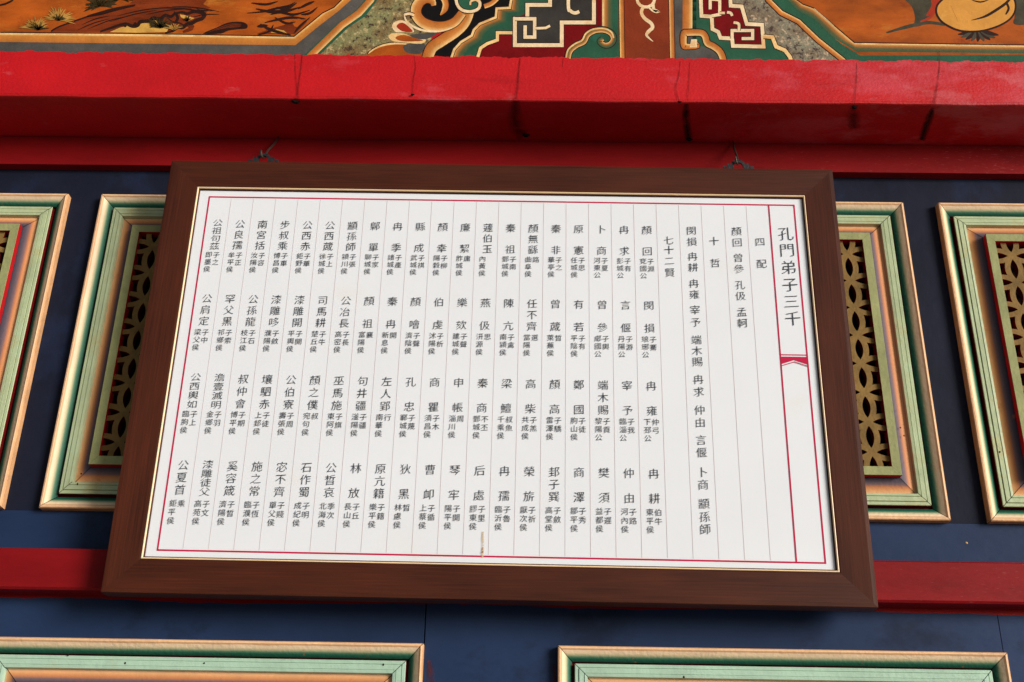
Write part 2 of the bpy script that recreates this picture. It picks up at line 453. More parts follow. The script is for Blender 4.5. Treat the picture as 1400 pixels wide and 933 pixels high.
def on_plane(x, y, Y):
    """Photograph position measured on the upright plane at depth Y, in metres."""
    r = RX * ((x - 700.0) / FOC) + DN * ((y - 466.5) / FOC) + FW
    return CAM + r * ((Y - CAM.y) / r.y)

# ------------------------------------------------------------------ setting
g = MB()
g.face([(-60, -60, -0.004), (60, -60, -0.004), (60, 0.6, -0.004), (-60, 0.6, -0.004)], GROUND)  # unseen ground sheet, added to bounce light up at the wall
tag(g.build('ground'), kind='structure')
g = MB()
g.face([(-6, -5.2, 0), (6, -5.2, 0), (6, 0.5, 0), (-6, 0.5, 0)], TILE)  # unseen floor, added; its tone sets soffit bounce and frame reflections
tag(g.build('floor'), kind='structure')

# ------------------------------------------------------------------ timber wall
XL, XR = -2.7, 2.7
wall = empty('timber_wall', (0, 0, 0))
tag(wall, 'dark blue timber wall with carved mint and tan framed panels behind the hanging sign', 'wall', kind='thing')

Z0, ZT = 2.4497, 3.3515                       # upper panels
ZS = 3.4426                                   # underside of the beam's strip
RZ0, RZ1 = 2.2420, 2.3398                     # red rail
LZ1, LZ0 = 2.1395, 1.25                       # lower panels
UP = [(-1.953, -1.278), (-1.187, -0.512), (0.345, 1.0197), (1.1135, 1.7885)]
LOW = [(-1.262, -0.2340), (0.0745, 1.1020)]


def board(name, x0, x1, z0, z1, y=0.0, mat=BLUE, gap=0.0006, gz=0.0):
    mb = MB()
    mb.box((x0 + gap, y, z0 + gz), (x1 - gap, y + 0.03, z1 - gz), mat)
    return mb.build(name, wall)

back = MB()
back.box((XL, 0.034, 0.35), (XR, 0.06, ZS + 0.05), HOLE)
back.build('backing_board', wall)
board('blue_head_board', XL, XR, ZT, ZS, mat=BLUE_SHADE)
board('blue_stile', XL, UP[0][0], Z0, ZT, mat=BLUE_SHADE)
board('blue_stile', UP[0][1], UP[1][0], Z0, ZT, mat=BLUE_SHADE)
board('blue_centre_board', UP[1][1], UP[2][0], Z0, ZT, mat=BLUE_SHADE)
board('blue_stile', UP[2][1], UP[3][0], Z0, ZT, mat=BLUE_SHADE)
board('blue_stile', UP[3][1], XR, Z0, ZT, mat=BLUE_SHADE)
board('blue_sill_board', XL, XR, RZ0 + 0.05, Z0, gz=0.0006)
board('blue_frieze_board', XL, LOW[0][1], LZ1, RZ0 + 0.05, gap=0.0018)
board('blue_frieze_board', LOW[0][1], LOW[1][1], LZ1, RZ0 + 0.05, gap=0.0010)
board('blue_frieze_board', LOW[1][1], XR, LZ1, RZ0 + 0.05, gap=0.0008)
board('blue_lower_stile', XL, LOW[0][0], LZ0, LZ1)
board('blue_lower_stile', LOW[0][1], LOW[1][0], LZ0, LZ1)
board('blue_lower_stile', LOW[1][1], XR, LZ0, LZ1)
board('blue_base_board', XL, XR, 0.35, LZ0)

pt = Painter(lambda u, v, h: Vector((u, -0.0006 - h, v)))
pt.stroke([(0.066, 2.10), (0.069, 2.05), (0.064, 1.98)], 0.012, SCUFF, 4, (0.4, 0.6))
pt.build('paint_scuff', wall)
pt = Painter(lambda u, v, h: Vector((u, -0.0006 - h, v)))
pt.stroke([(-0.222, 2.105), (-0.216, 2.06), (-0.222, 1.99)], 0.022, SCUFF, 4, (0.4, 0.6))
pt.build('paint_scuff', wall)
# red rail across the wall, slightly bevelled, on paint-ragged blue
mb = MB()
n = 90
def rail_y(t): return -0.06
for i in range(n):
    xa, xb = XL + (XR - XL) * i / n, XL + (XR - XL) * (i + 1) / n
    prof = [(0.0, RZ1), (-0.056, RZ1), (-0.06, RZ1 - 0.004), (-0.06, RZ0 + 0.005), (-0.055, RZ0), (0.0, RZ0)]
    for (ya, za), (yb, zb) in zip(prof[:-1], prof[1:]):
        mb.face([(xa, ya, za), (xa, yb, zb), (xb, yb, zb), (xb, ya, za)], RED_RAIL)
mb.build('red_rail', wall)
pt = Painter(lambda u, v, h: Vector((u, -0.0008 - h, v)))
A = []; B = []
for i in range(261):                           # red paint that ran a little past the rail onto the blue
    x = XL + (XR - XL) * i / 260
    A.append((x, RZ0 + 0.004)); B.append((x, RZ0 - 0.008 - 0.0035 * rnd.random() - 0.003 * math.sin(x * 7)))
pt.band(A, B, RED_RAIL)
pt.build('paint_edge', wall)


def sweep(mb, x0, x1, z0, z1, prof, mats, gap=0.0010):
    """Carry a moulding profile [(inset, height), ...] round a rectangle with mitred corners left a hair open."""
    rects = [((x0 + w_, z0 + w_), (x1 - w_, z0 + w_), (x1 - w_, z1 - w_), (x0 + w_, z1 - w_)) for w_, h in prof]
    i0 = 0
    runs = []
    for k in range(len(prof) - 1):
        if k and mats[k] is mats[k - 1]:
            runs[-1][1] = k + 1
        else:
            runs.append([k, k + 1])
    for a, b in runs:
        ln = [0.0]
        for k in range(a, b):
            ln.append(ln[-1] + math.hypot(prof[k + 1][0] - prof[k][0], prof[k + 1][1] - prof[k][1]))
        for k in range(a, b):
            ua, ub = ln[k - a] / ln[-1], ln[k - a + 1] / ln[-1]
            for sdn in range(4):
                p, q = rects[k][sdn], rects[k][(sdn + 1) % 4]
                r, t = rects[k + 1][(sdn + 1) % 4], rects[k + 1][sdn]
                d = (Vector(q) - Vector(p)).normalized() * gap
                P = [(p[0] + d.x, -prof[k][1], p[1] + d.y), (q[0] - d.x, -prof[k][1], q[1] - d.y),
                     (r[0] - d.x, -prof[k + 1][1], r[1] - d.y), (t[0] + d.x, -prof[k + 1][1], t[1] + d.y)]
                # cut long runs so the noise and slight waviness have vertices to live on
                N = 14
                for j in range(N):
                    f0, f1 = j / N, (j + 1) / N
                    a0 = Vector(P[0]).lerp(Vector(P[1]), f0); a1 = Vector(P[0]).lerp(Vector(P[1]), f1)
                    b0 = Vector(P[3]).lerp(Vector(P[2]), f0); b1 = Vector(P[3]).lerp(Vector(P[2]), f1)
                    mb.face([a0, a1, b1, b0], mats[k], [(ua, f0), (ua, f1), (ub, f1), (ub, f0)])

PO = [(0.0, -0.03), (0.0, 0.019), (0.002, 0.022), (0.006, 0.023), (0.012, 0.0185), (0.0335, 0.003), (0.0345, -0.006), (0.041, -0.006)]
MO = [EDGE] * 2 + [OUTER] * 3 + [DEEP_RED] * 2
PM = [(0.0390, -0.005), (0.0392, 0.013), (0.0405, 0.0145), (0.047, 0.0145), (0.0475, 0.0125), (0.0490, 0.0125), (0.0495, 0.0165), (0.0600, 0.0165), (0.0603, 0.0150), (0.0615, 0.0150), (0.0618, 0.0175), (0.068, 0.0165), (0.0695, 0.004)]
MM = [DEEP_RED] + [MINT] * 3 + [MINT] * 7 + [MINT]
PI = [(0.0695, 0.004), (0.0700, 0.0045), (0.1070, 0.0165), (0.1080, 0.0165)]
MI = [INNER] * 3
PL = [(0.1080, 0.0168), (0.1080, 0.036), (0.1085, 0.0366), (0.1300, 0.0366), (0.1300, 0.008)]
ML = [LIP_RED, OLIVE, OLIVE, LIP_RED]


def cell_lattice(x0, x1, z0, z1, per, t=0.0070, res=22):
    """Interlaced circles: filled contour of |distance - radius| < t, extruded, by marching squares."""
    mb = MB()
    rad = per * math.sqrt(0.5)
    nx, nz = max(1, round((x1 - x0) / per)), max(1, round((z1 - z0) / per))
    px, pz = (x1 - x0) / nx, (z1 - z0) / nz
    def fld(u, v):
        best = 1
        for cx in (0, 1):
            for cz in (0, 1):
                dd = math.hypot((u - cx) * per, (v - cz) * per)
                best = min(best, abs(dd - rad))
        return t - best
    val = [[fld(i / res, j / res) for j in range(res + 1)] for i in range(res + 1)]
    polys, edges = [], []
    for i in range(res):
        for j in range(res):
            c = [(i, j), (i + 1, j), (i + 1, j + 1), (i, j + 1)]
            poly, cut = [], []
            for k in range(4):
                a, b = c[k], c[(k + 1) % 4]
                va, vb = val[a[0]][a[1]], val[b[0]][b[1]]
                if va > 0:
                    poly.append((a[0] / res, a[1] / res))
                if (va > 0) != (vb > 0):
                    s_ = va / (va - vb)
                    p = ((a[0] + (b[0] - a[0]) * s_) / res, (a[1] + (b[1] - a[1]) * s_) / res)
                    poly.append(p); cut.append((p, va > 0))
            if len(poly) > 2:
                polys.append(poly)
            if len(cut) == 2:
                edges.append((cut[0][0], cut[1][0]) if cut[0][1] else (cut[1][0], cut[0][0]))
    yf, yb = -0.027, -0.006
    for a in range(nx):
        for b in range(nz):
            T = lambda p, y: (x0 + (a + p[0]) * px, y, z0 + (b + p[1]) * pz)
            for p in polys:
                mb.face([T(q, yf) for q in p], RIB)
            for p, q in edges:
                mb.face([T(p, yf), T(p, yb), T(q, yb), T(q, yf)], DEEP_RED)
    return mb


def panel(x0, x1):
    W, H = x1 - x0, ZT - Z0
    mb = MB(); sweep(mb, 0, W, 0, H, PO, MO)
    root = mb.build('lattice_panel', wall, (x0, 0, Z0))
    mb = MB(); sweep(mb, 0, W, 0, H, PM, MM); mb.build('mint_moulding', root)
    mb = MB(); sweep(mb, 0, W, 0, H, PI, MI); mb.build('raised_field', root)
    mb = MB(); sweep(mb, 0, W, 0, H, PL, ML, gap=0.0002); mb.build('lattice_border', root)
    mb = cell_lattice(0.130, W - 0.130, 0.130, H - 0.130, 0.080); mb.build('openwork_lattice', root)
    mb = MB(); mb.box((0.02, 0.010, 0.02), (W - 0.02, 0.03, H - 0.02), HOLE); mb.build('panel_backing', root)
    return root

first = panel(*UP[0])
for x0, x1 in UP[1:]:
    c = first.copy(); COL.objects.link(c); c.parent = wall; c.location = (x0, 0, Z0)
    for ch in list(first.children):
        d = ch.copy(); COL.objects.link(d); d.parent = c


def low_panel(x0, x1):
    MM = [DEEP_RED] + [MINT_LOW] * 11
    W, H = x1 - x0, LZ1 - LZ0
    mb = MB(); sweep(mb, 0, W, 0, H, PO, MO)
    root = mb.build('wide_panel', wall, (x0, 0, LZ0))
    mb = MB(); sweep(mb, 0, W, 0, H, PM, MM); mb.build('mint_moulding', root)
    mb = MB(); sweep(mb, 0, W, 0, H, PI, MI); mb.build('raised_field', root)
    mb = MB(); mb.box((0.108, -0.0165, 0.108), (W - 0.108, 0.03, H - 0.108), OLIVE); mb.build('field_board', root)
    return root

lf = low_panel(*LOW[0])
c = lf.copy(); COL.objects.link(c); c.parent = wall; c.location = (LOW[1][0], 0, LZ0)
for ch in list(lf.children):
    d = ch.copy(); COL.objects.link(d); d.parent = c

def nail(x, y, depth, r, mat):
    p = on_plane(x, y, depth)
    mb = MB()
    seg = 7
    ring = [p + Vector((math.cos(k * 2 * math.pi / seg) * r, 0.0, math.sin(k * 2 * math.pi / seg) * r * rnd.uniform(0.8, 1.5))) for k in range(seg)]
    tip = p + Vector((0, -0.0012, 0))
    for k in range(seg):
        mb.face([ring[k], ring[(k + 1) % seg], tip], mat)
    mb.build('nail_head', wall)

for x, y in ((111, 648), (106, 662), (93, 896), (171, 907), (279, 907), (524, 909), (935, 926), (1236, 596), (1231, 585), (1367, 618)):
    nail(x, y, -0.0172, 0.0022, HOLE)
for x, y in ((139, 807.5), (1321, 742), (1322, 742.5)):
    nail(x, y, -0.0004 if y < 800 else -0.061, 0.0020, TAN)

# ------------------------------------------------------------------ painted beam
BY = -0.21                                     # beam face
SZ = 3.538                                     # soffit
BT = 4.30
beam = empty('painted_beam', (0, 0, SZ))
tag(beam, 'heavy red beam with a painted ornament band running above the hanging sign', 'beam', kind='thing')


def part(pb, name, parent=beam):
    o = pb.build(name, parent)
    o.matrix_parent_inverse = Matrix.Translation((0, 0, -SZ)) if parent is beam else Matrix()
    return o

mb = MB()
N = 120
prof = [(0.10, SZ), (BY + 0.006, SZ), (BY + 0.0018, SZ + 0.0015), (BY, SZ + 0.006), (BY, BT), (0.10, BT), (0.10, SZ)]
for i in range(N):
    xa, xb = XL + (XR - XL) * i / N, XL + (XR - XL) * (i + 1) / N
    ja = 0.0015 * math.sin(xa * 9) * math.sin(xa * 23); jb = 0.0015 * math.sin(xb * 9) * math.sin(xb * 23)
    for k, ((ya, za), (yb, zb)) in enumerate(zip(prof[:-1], prof[1:])):
        e = lambda kk: (1 if kk in (1, 2, 3) else 0)
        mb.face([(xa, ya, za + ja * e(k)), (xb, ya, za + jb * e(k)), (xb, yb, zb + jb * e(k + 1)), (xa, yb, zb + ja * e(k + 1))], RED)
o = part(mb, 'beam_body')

# strip under the soffit, over the wall
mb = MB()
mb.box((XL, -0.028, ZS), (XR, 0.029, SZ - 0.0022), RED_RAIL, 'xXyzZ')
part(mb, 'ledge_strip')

# ---- the ornament band, measured on the beam face
FY = BY - 0.0012
def face(u, v, h):
    p = on_plane(u, v, FY - h)
    return p

# grounds
pb = Painter(face)
pb.fill([(425, 80), (590, 82), (590, -90), (425, -90)], STONE)
part(pb, 'stone_ground')
pb = Painter(face)
pb.fill([(985, 92), (1165, 95), (1165, -90), (985, -90)], STONE_G)
part(pb, 'stone_ground')

# left cartouche
pb = Painter(face); pb.up(1)
g0 = [(434, 78), (476, 38), (500, 22), (516, 0), (526, -30), (530, -90)]
g1 = [(424, 78), (468, 35), (492, 18), (508, 0), (517, -30), (520, -90)]
g2 = [(413, 78), (462, 32), (487, 14), (499, 0), (508, -30), (510, -90)]
g3 = [(404, 62), (437, 35), (462, 16), (480, 0), (488, -30), (490, -90)]
g4 = [(402, 51), (441, 19), (457, 11), (468, 0), (474, -30), (476, -90)]
far = -420
def body(gx, yl):
    return [(far, yl), *gx, (far, -90)]
pb.fill([(far, 78), *g0, (far, -95)], GREEN)
pb.stroke([(p[0] - 1, p[1]) for p in g1], 9, SCROLL)
pb.fill([(far, 76), *g2, (far, -95)], GREY)
pb.fill([(far, 55), (200, 59), *g3, (far, -95)], ORANGE)
A = [(far, 42), (0, 45.5), (200, 47.5), *g4]; B = [(far, 54), (0, 57.5), (200, 60), *g3]
pb.band(A, B, ORANGE_BAND)
pb.stroke([(far, 43), (0, 46), (200, 48), (402, 51)], 3.2, TAN)
pb.fill([(far, 40.5), (0, 44.5), (200, 46.2), (401, 49.4), (440, 17.5), (456, 9), (467, -1), (475, -90), (far, -95)], ORANGE)
pb.stroke([(0, 44.6), (200, 46.2), (402, 50), (441, 18), (457, 10), (468, -1), (474, -30)], 1.5, LINE)
cart = part(pb, 'cartouche')

pb = Painter(face); pb.up(11)
pb.fill([(68, 44), (80, 37), (110, 27), (145, 15), (176, 6), (190, -6), (296, -14), (284, -2), (278, 6), (288, 11), (282, 14), (283, 22), (268, 30), (240, 41), (228, 45), (150, 44.5), (130, 44)], BARK)
pb.fill([(150, 44.2), (164, 38), (178, 35), (190, 34), (200, 30), (212, 28), (222, 32), (232, 36), (228, 44), (190, 45)], OCHRE)
pb.fill([(246, 20), (252, 21), (259, 23), (266, 25), (259, 28), (252, 30), (248, 26)], OCHRE)
pb.stroke([(222, 16), (240, 24), (262, 37), (250, 44)], 7, BARK, 4, (0.4, 0.4))
pb.stroke([(137, 43.5), (150, 39), (162, 35), (172, 33), (181, 36), (188, 35), (192, 30), (203, 29), (210, 25), (219, 26), (226, 21), (234, 23), (240, 17)], 5.0, LINE, 4, (0.5, 0.7))
pb.stroke([(238, 19), (249, 17), (256, 19), (266, 16), (279, 19), (277, 25), (269, 28), (262, 32), (256, 33), (250, 38), (243, 38), (236, 43), (226, 45)], 5.2, LINE, 4, (0.5, 0.4))
pb.stroke([(240, 18), (243, 25), (240, 31)], 4.0, LINE, 4)
pb.stroke([(228, 24), (236, 30), (246, 32), (256, 37)], 2.2, LINE, 3, (0.4, 0.3))
pb.stroke([(70, 43), (80, 37), (105, 28), (128, 20), (150, 14)], 2.2, LINE, 4, (1, 0.4))
pb.stroke([(206, 13), (226, 11), (250, 12), (272, 15), (292, 15)], 2.0, LINE, 4, (0.2, 0.2))
pb.stroke([(258, 10), (268, 11), (273, 14), (288, 14)], 1.4, LINE, 4, (0.2, 0.2))
for a, b in (((105, 42), (150, 26)), ((120, 40), (175, 22)), ((112, 34), (150, 22)), ((150, 30), (215, 14)), ((160, 22), (230, 10)), ((200, 20), (262, 12)), ((235, 9), (300, 16)), ((262, 24), (300, 20))):
    mid = ((a[0] + b[0]) / 2, (a[1] + b[1]) / 2 - 2)
    pb.stroke([a, mid, b], 1.5, LINE, 5, (0.2, 0.2))
for (x, y, r) in ((222, 27, 2.2), (185, 33, 2.6), (171, 35, 2.5)):
    pb.fill([(x + r * math.cos(k), y + r * math.sin(k)) for k in (0, 1, 2, 3, 4, 5)], LINE)
# dark rock
pb.fill([(278, 46), (296, 38), (312, 31), (330, 30), (338, 34), (337, 39), (326, 40), (312, 42), (302, 46)], LINE, 3)
for k in range(4):
    pb.stroke([(286 + 8 * k, 44 - 2 * k), (312 + 4 * k, 34 + k), (330, 33 + k)], 0.9, BARK, 4, (0.2, 0.2))
# right cluster of roots
pb.fill([(352, 46), (368, 40), (390, 34), (402, 28), (410, 26), (420, 30), (404, 46)], BARK)
pb.fill([(370, 45), (378, 40), (388, 42), (394, 47)], OCHRE)
pb.fill([(399, 30), (408, 25), (418, 30), (408, 38), (402, 36)], ORANGE)
for a in (((352, 48), (368, 43), (374, 34)), ((356, 33), (368, 40), (380, 44), (398, 48)), ((338, 18), (360, 16), (376, 12), (394, 8), (404, 3)), ((350, 12), (370, 16), (392, 15), (410, 10)),
          ((362, 31), (384, 26), (400, 24), (418, 26)), ((370, 20), (384, 17), (402, 20), (424, 14)), ((378, 10), (392, 12), (406, 4)), ((352, 36), (366, 35)), ((402, 46), (410, 36), (424, 24)),
          ((376, 24), (392, 32), (404, 30)), ((408, 12), (420, 6), (430, 2)), ((412, 20), (424, 18), (434, 10)), ((344, 4), (364, 6), (380, 2))):
    pb.stroke(list(a), 2.6 + 1.8 * rnd.random(), LINE, 5, (0.25, 0.25))
def tuft(cx, cy, n_, r0, r1, a0, a1, mat, wd, sq=0.8):
    for k in range(n_):
        a = math.radians(a0 + (a1 - a0) * (k + rnd.random() * 0.6) / n_)
        r = r0 + (r1 - r0) * rnd.random()
        e = (cx + r * math.cos(a), cy - r * math.sin(a) * sq)
        md = (cx + r * 0.55 * math.cos(a) + rnd.uniform(-1, 1), cy - r * 0.55 * math.sin(a) * sq - 0.8)
        pb.k -= 1
        pb.stroke([(cx, cy), md, e], wd, mat, 3, (1, 0.15))
        pb.k += 0
def tuft_layer(*a):
    pb.up(1); tuft(*a); pb.up(1)
tuft_layer(48, 40, 26, 14, 24, 5, 178, STRAW, 1.5)
tuft_layer(80, 27, 24, 14, 25, -20, 190, STRAW, 1.5)
tuft_layer(52, 41, 18, 6, 16, 10, 170, NEEDLE, 1.2)
tuft_layer(80, 28, 14, 5, 12, 0, 180, NEEDLE, 1.2)
tuft_layer(138, 8, 34, 12, 26, -10, 215, NEEDLE, 1.7)
tuft_layer(164, -2, 30, 10, 24, -30, 230, NEEDLE, 1.7)
tuft_layer(219, 38, 26, 12, 24, 0, 180, NEEDLE, 1.3)
tuft_layer(238, 41, 14, 8, 16, 20, 170, STRAW, 1.2)
tuft_layer(256, 29, 12, 5, 10, 30, 170, NEEDLE, 1.1)
pb.stroke([(120, 22), (138, 18), (156, 13), (185, 7)], 4.5, LINE, 4, (0.4, 0.4))
pb.stroke([(-5, 8), (8, 5), (18, 0)], 2.2, LINE, 4, (0.3, 1))
part(pb, 'pine_root_painting', cart)

# clouds and scrolls left of the fret
pb = Painter(face); pb.up(2)
pb.fill([(587, 80), (592, 66), (606, 56), (620, 42), (600, 42), (560, 25), (563, 8), (575, -10), (575, -90), (720, -90), (720, 10), (668, 60), (650, 80)], BLACK)
pb.outlined([(506, 80), (506, 72), (522, 63), (540, 60), (556, 61)], 3, TAN, curve=5)
pb.fill([(504, 80), (508, 71), (522, 64), (540, 61), (560, 62), (580, 66), (578, 82)], ORANGE, 4)
pb.fill([(552, 62), (575, 58), (582, 64), (574, 74), (556, 72)], GREY, 3)
pb.fill([(531, 50), (536, 46), (552, 46), (566, 52), (582, 54), (576, 60), (548, 58), (536, 56)], TAN, 3)
pb.fill([(541, 51), (552, 48), (570, 53), (578, 56), (556, 57), (544, 55)], ORANGE, 3)
pb.fill([(560, 48), (578, 46), (600, 43), (588, 52), (574, 54)], GREY, 3)
pb.fill([(536, 36), (540, 30), (550, 28), (560, 34), (566, 44), (552, 44), (541, 44)], CREAM, 3)
pb.fill([(542, 36), (550, 31), (560, 38), (564, 44), (550, 43)], PETAL, 3)
pb.outlined([(584, 82), (590, 66), (604, 56), (622, 44), (634, 32), (640, 18), (640, 6)], 15, SCROLL, curve=6)
pb.outlined([(593, 8), (591, 2), (583, -1), (574, 3), (569, 12), (570, 22), (578, 31), (592, 36), (608, 36), (622, 30), (632, 18)], 14, SCROLL, curve=6, taper=(0.45, 0.8))
pb.stroke([(553, 20), (555, 28), (564, 36), (580, 42), (602, 43), (618, 38)], 3, CREAM, curve=5, taper=(0.6, 0.3))
pb.outlined([(553, 20), (560, 19), (566, 21)], 3.5, CREAM, curve=4)
pb.outlined([(604, -6), (609, 4), (608, 13), (602, 21)], 8, SCROLL, curve=5, taper=(1, 0.15))
pb.fill([(624, -8), (625, 6), (632, 15), (644, 18), (654, 14), (657, 4), (654, -10)], GREEN, 3)
pb.outlined([(622, -10), (625, 6), (632, 14), (644, 16), (654, 12), (656, 4), (651, 0), (644, 2), (643, 7)], 4, CREAM, curve=5, taper=(1, 0.6))
pb.outlined([(662, 9), (672, 5), (682, -4)], 6, SCROLL, curve=4)
part(pb, 'cloud_scroll')

# stepped green band
pb = Painter(face); pb.up(24)
tl = [(617, 80), (621, 68), (630, 58), (645, 49), (648, 41), (656, 33), (678, 24), (679, 12), (697, 11), (699, 0), (699, -40), (699, -90)]
tr = [(653, 80), (657, 66), (666, 60), (680, 55), (680, 46), (688, 46), (703, 46), (704, 25), (720, 25), (722, 7), (752, 6), (752, -90)]
pb.fill([*tl, *reversed(tr)], GREEN)
mid = [(p[0] + 14 if p[1] > 0 else p[0] + 12, p[1] + 6) for p in tl]
pb.band(tl, mid, SCROLL_G)
pb.outlined(tl, 3.2, TAN, lw=1.0)
part(pb, 'stepped_band')

# fret on crimson
pb = Painter(face); pb.up(28)
pb.fill([(652, 82), (657, 66), (668, 60), (682, 56), (682, 47), (703, 47), (703, 25), (752, 6), (752, -90), (826, -90), (826, 82)], CRIMSON_P)
pb.outlined([(652, 82), (657, 66), (666, 60), (680, 55), (680, 45), (703, 45)], 4.2, TAN, lw=1.0)
fr = [(752, -90), (752, 7), (721, 7), (721, 26), (704, 26), (704, 62), (768, 62), (768, 31), (812, 31), (812, -90)]
pb.fill(fr, FRET)
pb.outlined(fr, 5.2, CREAM, lw=1.0)
pb.outlined([(704, 26), (731, 26), (731, 51), (718, 51), (718, 35)], 4.6, CREAM, lw=0.9)
pb.outlined([(732, 39), (746, 38.5), (752, 35.5)], 3.4, CREAM, lw=0.8)
pb.outlined([(778, -60), (777, 6), (780, 15), (786, 18), (792, 16)], 4.6, CREAM, lw=0.8, curve=4)
part(pb, 'fret_pattern')

# upright post between the two halves
pb = Painter(face); pb.up(36)
pb.fill([(825, 86), (825, -90), (936, -90), (944, 90)], GREEN)
pb.band([(824, -90), (823.5, 60)], [(838, -90), (838, 60)], SCROLL_G)
pb.stroke([(824.5, -90), (824.5, 60)], 2.6, TAN)
pb.fill([(846, 86), (845, -90), (925, -90), (926, 86)], POST_RED)
pb.outlined([(848, -90), (851, 86)], 6, SCROLL, lw=1)
pb.fill([(919, 86), (919, -90), (952, -90), (952, 90)], GREY)
pb.outlined([(916, -90), (919.5, 86)], 6, SCROLL, lw=1)
pb.band([(947, -90), (946.5, 50)], [(934, -90), (933, 50)], SCROLL)
ring = [(883 + 12 * math.cos(a * 0.45), -1 + 11 * math.sin(a * 0.45)) for a in range(14)]
pb.stroke(ring, 4.0, CREAM, closed=True)
pb.stroke([(893, 6), (894, 13), (899, 16), (893, 15), (886, 10)], 4.0, CREAM, 4, (1, 0.3))
pb.stroke([(880, 8), (877, 17), (881, 25), (890, 32), (892, 38), (887, 43), (884, 48), (888, 53), (893, 57)], 4.8, CREAM, 5, (0.9, 0.1))
part(pb, 'painted_post')

pb = Painter(face); pb.up(50)
pb.fill([(774, 86), (779, 70), (788, 62), (797, 57), (802, 47), (813, 41), (826, 39), (846, 50), (847, 86)], GREEN)
sc = [(776, 82), (779, 70), (788, 62), (798, 57), (803, 48), (813, 42), (826, 41), (836, 46), (839, 54), (834, 61), (826, 62), (820, 57), (824, 53)]
pb.outlined(sc, 7.5, SCROLL_G, curve=5, taper=(1, 0.8), lw=1.2)
pb.stroke([(p[0] - 2.2 if p[0] < 820 else p[0], p[1] - 1.6) for p in sc[:9]], 2.2, TAN, curve=5)
part(pb, 'corner_scroll')
pb = Painter(face); pb.up(50)
pb.fill([(923, 88), (934, 62), (962, 64), (975, 70), (984, 80), (986, 92)], GREY)
sr = [(949, 58), (953, 63), (940, 64), (935, 62), (935, 47), (940, 45), (958, 45), (964, 50), (967, 59), (976, 64), (985, 72), (990, 86)]
pb.outlined(sr, 8.5, SCROLL, curve=4, taper=(0.7, 1), lw=1.3)
pb.fill([(945, 54), (953, 54), (953, 65), (943, 65)], CREAM)
part(pb, 'corner_scroll')

# right fret on green
pb = Painter(face); pb.up(42)
pb.fill([(946, -90), (995, -90), (998, 8), (1014, 8), (1020, 33), (1042, 34), (1046, 50), (1056, 51), (1061, 64), (1074, 69), (1084, 90), (947, 90)], GREEN)
fr2 = [(955, -90), (959, 22), (973, 23), (974, 40), (982, 44), (985, 52), (1001, 53), (1002, 63), (1044, 64), (1042, 34), (1021, 33), (1014, 9), (999, 8), (995, -90)]
pb.fill(fr2, CRIMSON_P)
pb.outlined(fr2, 5.0, CREAM, lw=1.0)
pb.outlined([(1001, 53), (1001, 42), (1029, 42), (1029, 53), (1014, 53)], 4.2, CREAM, lw=0.9)
pb.outlined([(1010, 42), (1010, 33), (1003, 31)], 3.6, CREAM, lw=0.8, curve=4)
pb.outlined([(973, 22), (984, 20), (984, 0), (971, -1), (971, 13)], 4.2, CREAM, lw=0.9)
pb.outlined([(984, 18), (991, 18)], 3.4, CREAM, lw=0.8)
pb.outlined([(994, 17), (999, 18), (1001, 22)], 3.6, CREAM, lw=0.8, curve=4)
pb.outlined([(1044, 50), (1056, 51), (1061, 64), (1073, 69), (1080, 78), (1084, 90)], 5.0, TAN, lw=1.0)
part(pb, 'fret_pattern')

# right cartouche
pb = Painter(face); pb.up(1)
h0 = [(1166, 96), (1152, 82), (1118, 55), (1092, 30), (1068, 18), (1050, 0), (1040, -30), (1036, -90)]
h2 = [(1176, 76), (1150, 60), (1132, 46), (1115, 27), (1092, 16), (1076, 0), (1066, -30), (1062, -90)]
h3 = [(1168, 59), (1140, 35), (1112, 11), (1098, 6), (1085, -3), (1078, -30), (1074, -90)]
FAR = 1900
pb.fill([(FAR, 100), *h0, (FAR, -95)], GREEN)
pb.outlined(h0, 6, SCROLL, lw=1.5)
pb.fill([(FAR, 74), *h2, (FAR, -95)], ORANGE)
A = [(FAR, 68), (1400, 63), *h3]; B = [(FAR, 78), (1400, 73), (1180, 70), *h2[1:]]
pb.band([(FAR, 68), (1400, 63), (1168, 59), (1140, 35), (1112, 11), (1098, 6), (1085, -3), (1078, -30), (1074, -90)],
        [(FAR, 78), (1400, 73), (1172, 71), (1136, 50), (1112, 26), (1090, 15), (1076, 0), (1066, -30), (1062, -90)], SCROLL_G)
pb.fill([(FAR, 66), (1400, 61.5), *[(p[0] + 1.5, p[1] - 1) for p in h3], (FAR, -95)], ORANGE)
pb.stroke([(1400, 63.2), (1300, 61.6), (1178, 60)], 2.0, TAN)
pb.stroke([(FAR, 66), (1400, 61.8), (1168, 58.4), (1140, 34.5), (1112, 11), (1098, 6), (1085, -3), (1078, -30)], 1.5, LINE)
pb.stroke([(1113, 12), (1140, 35)], 1.4, CREAM, taper=(0.6, 0.2))
cart2 = part(pb, 'cartouche')

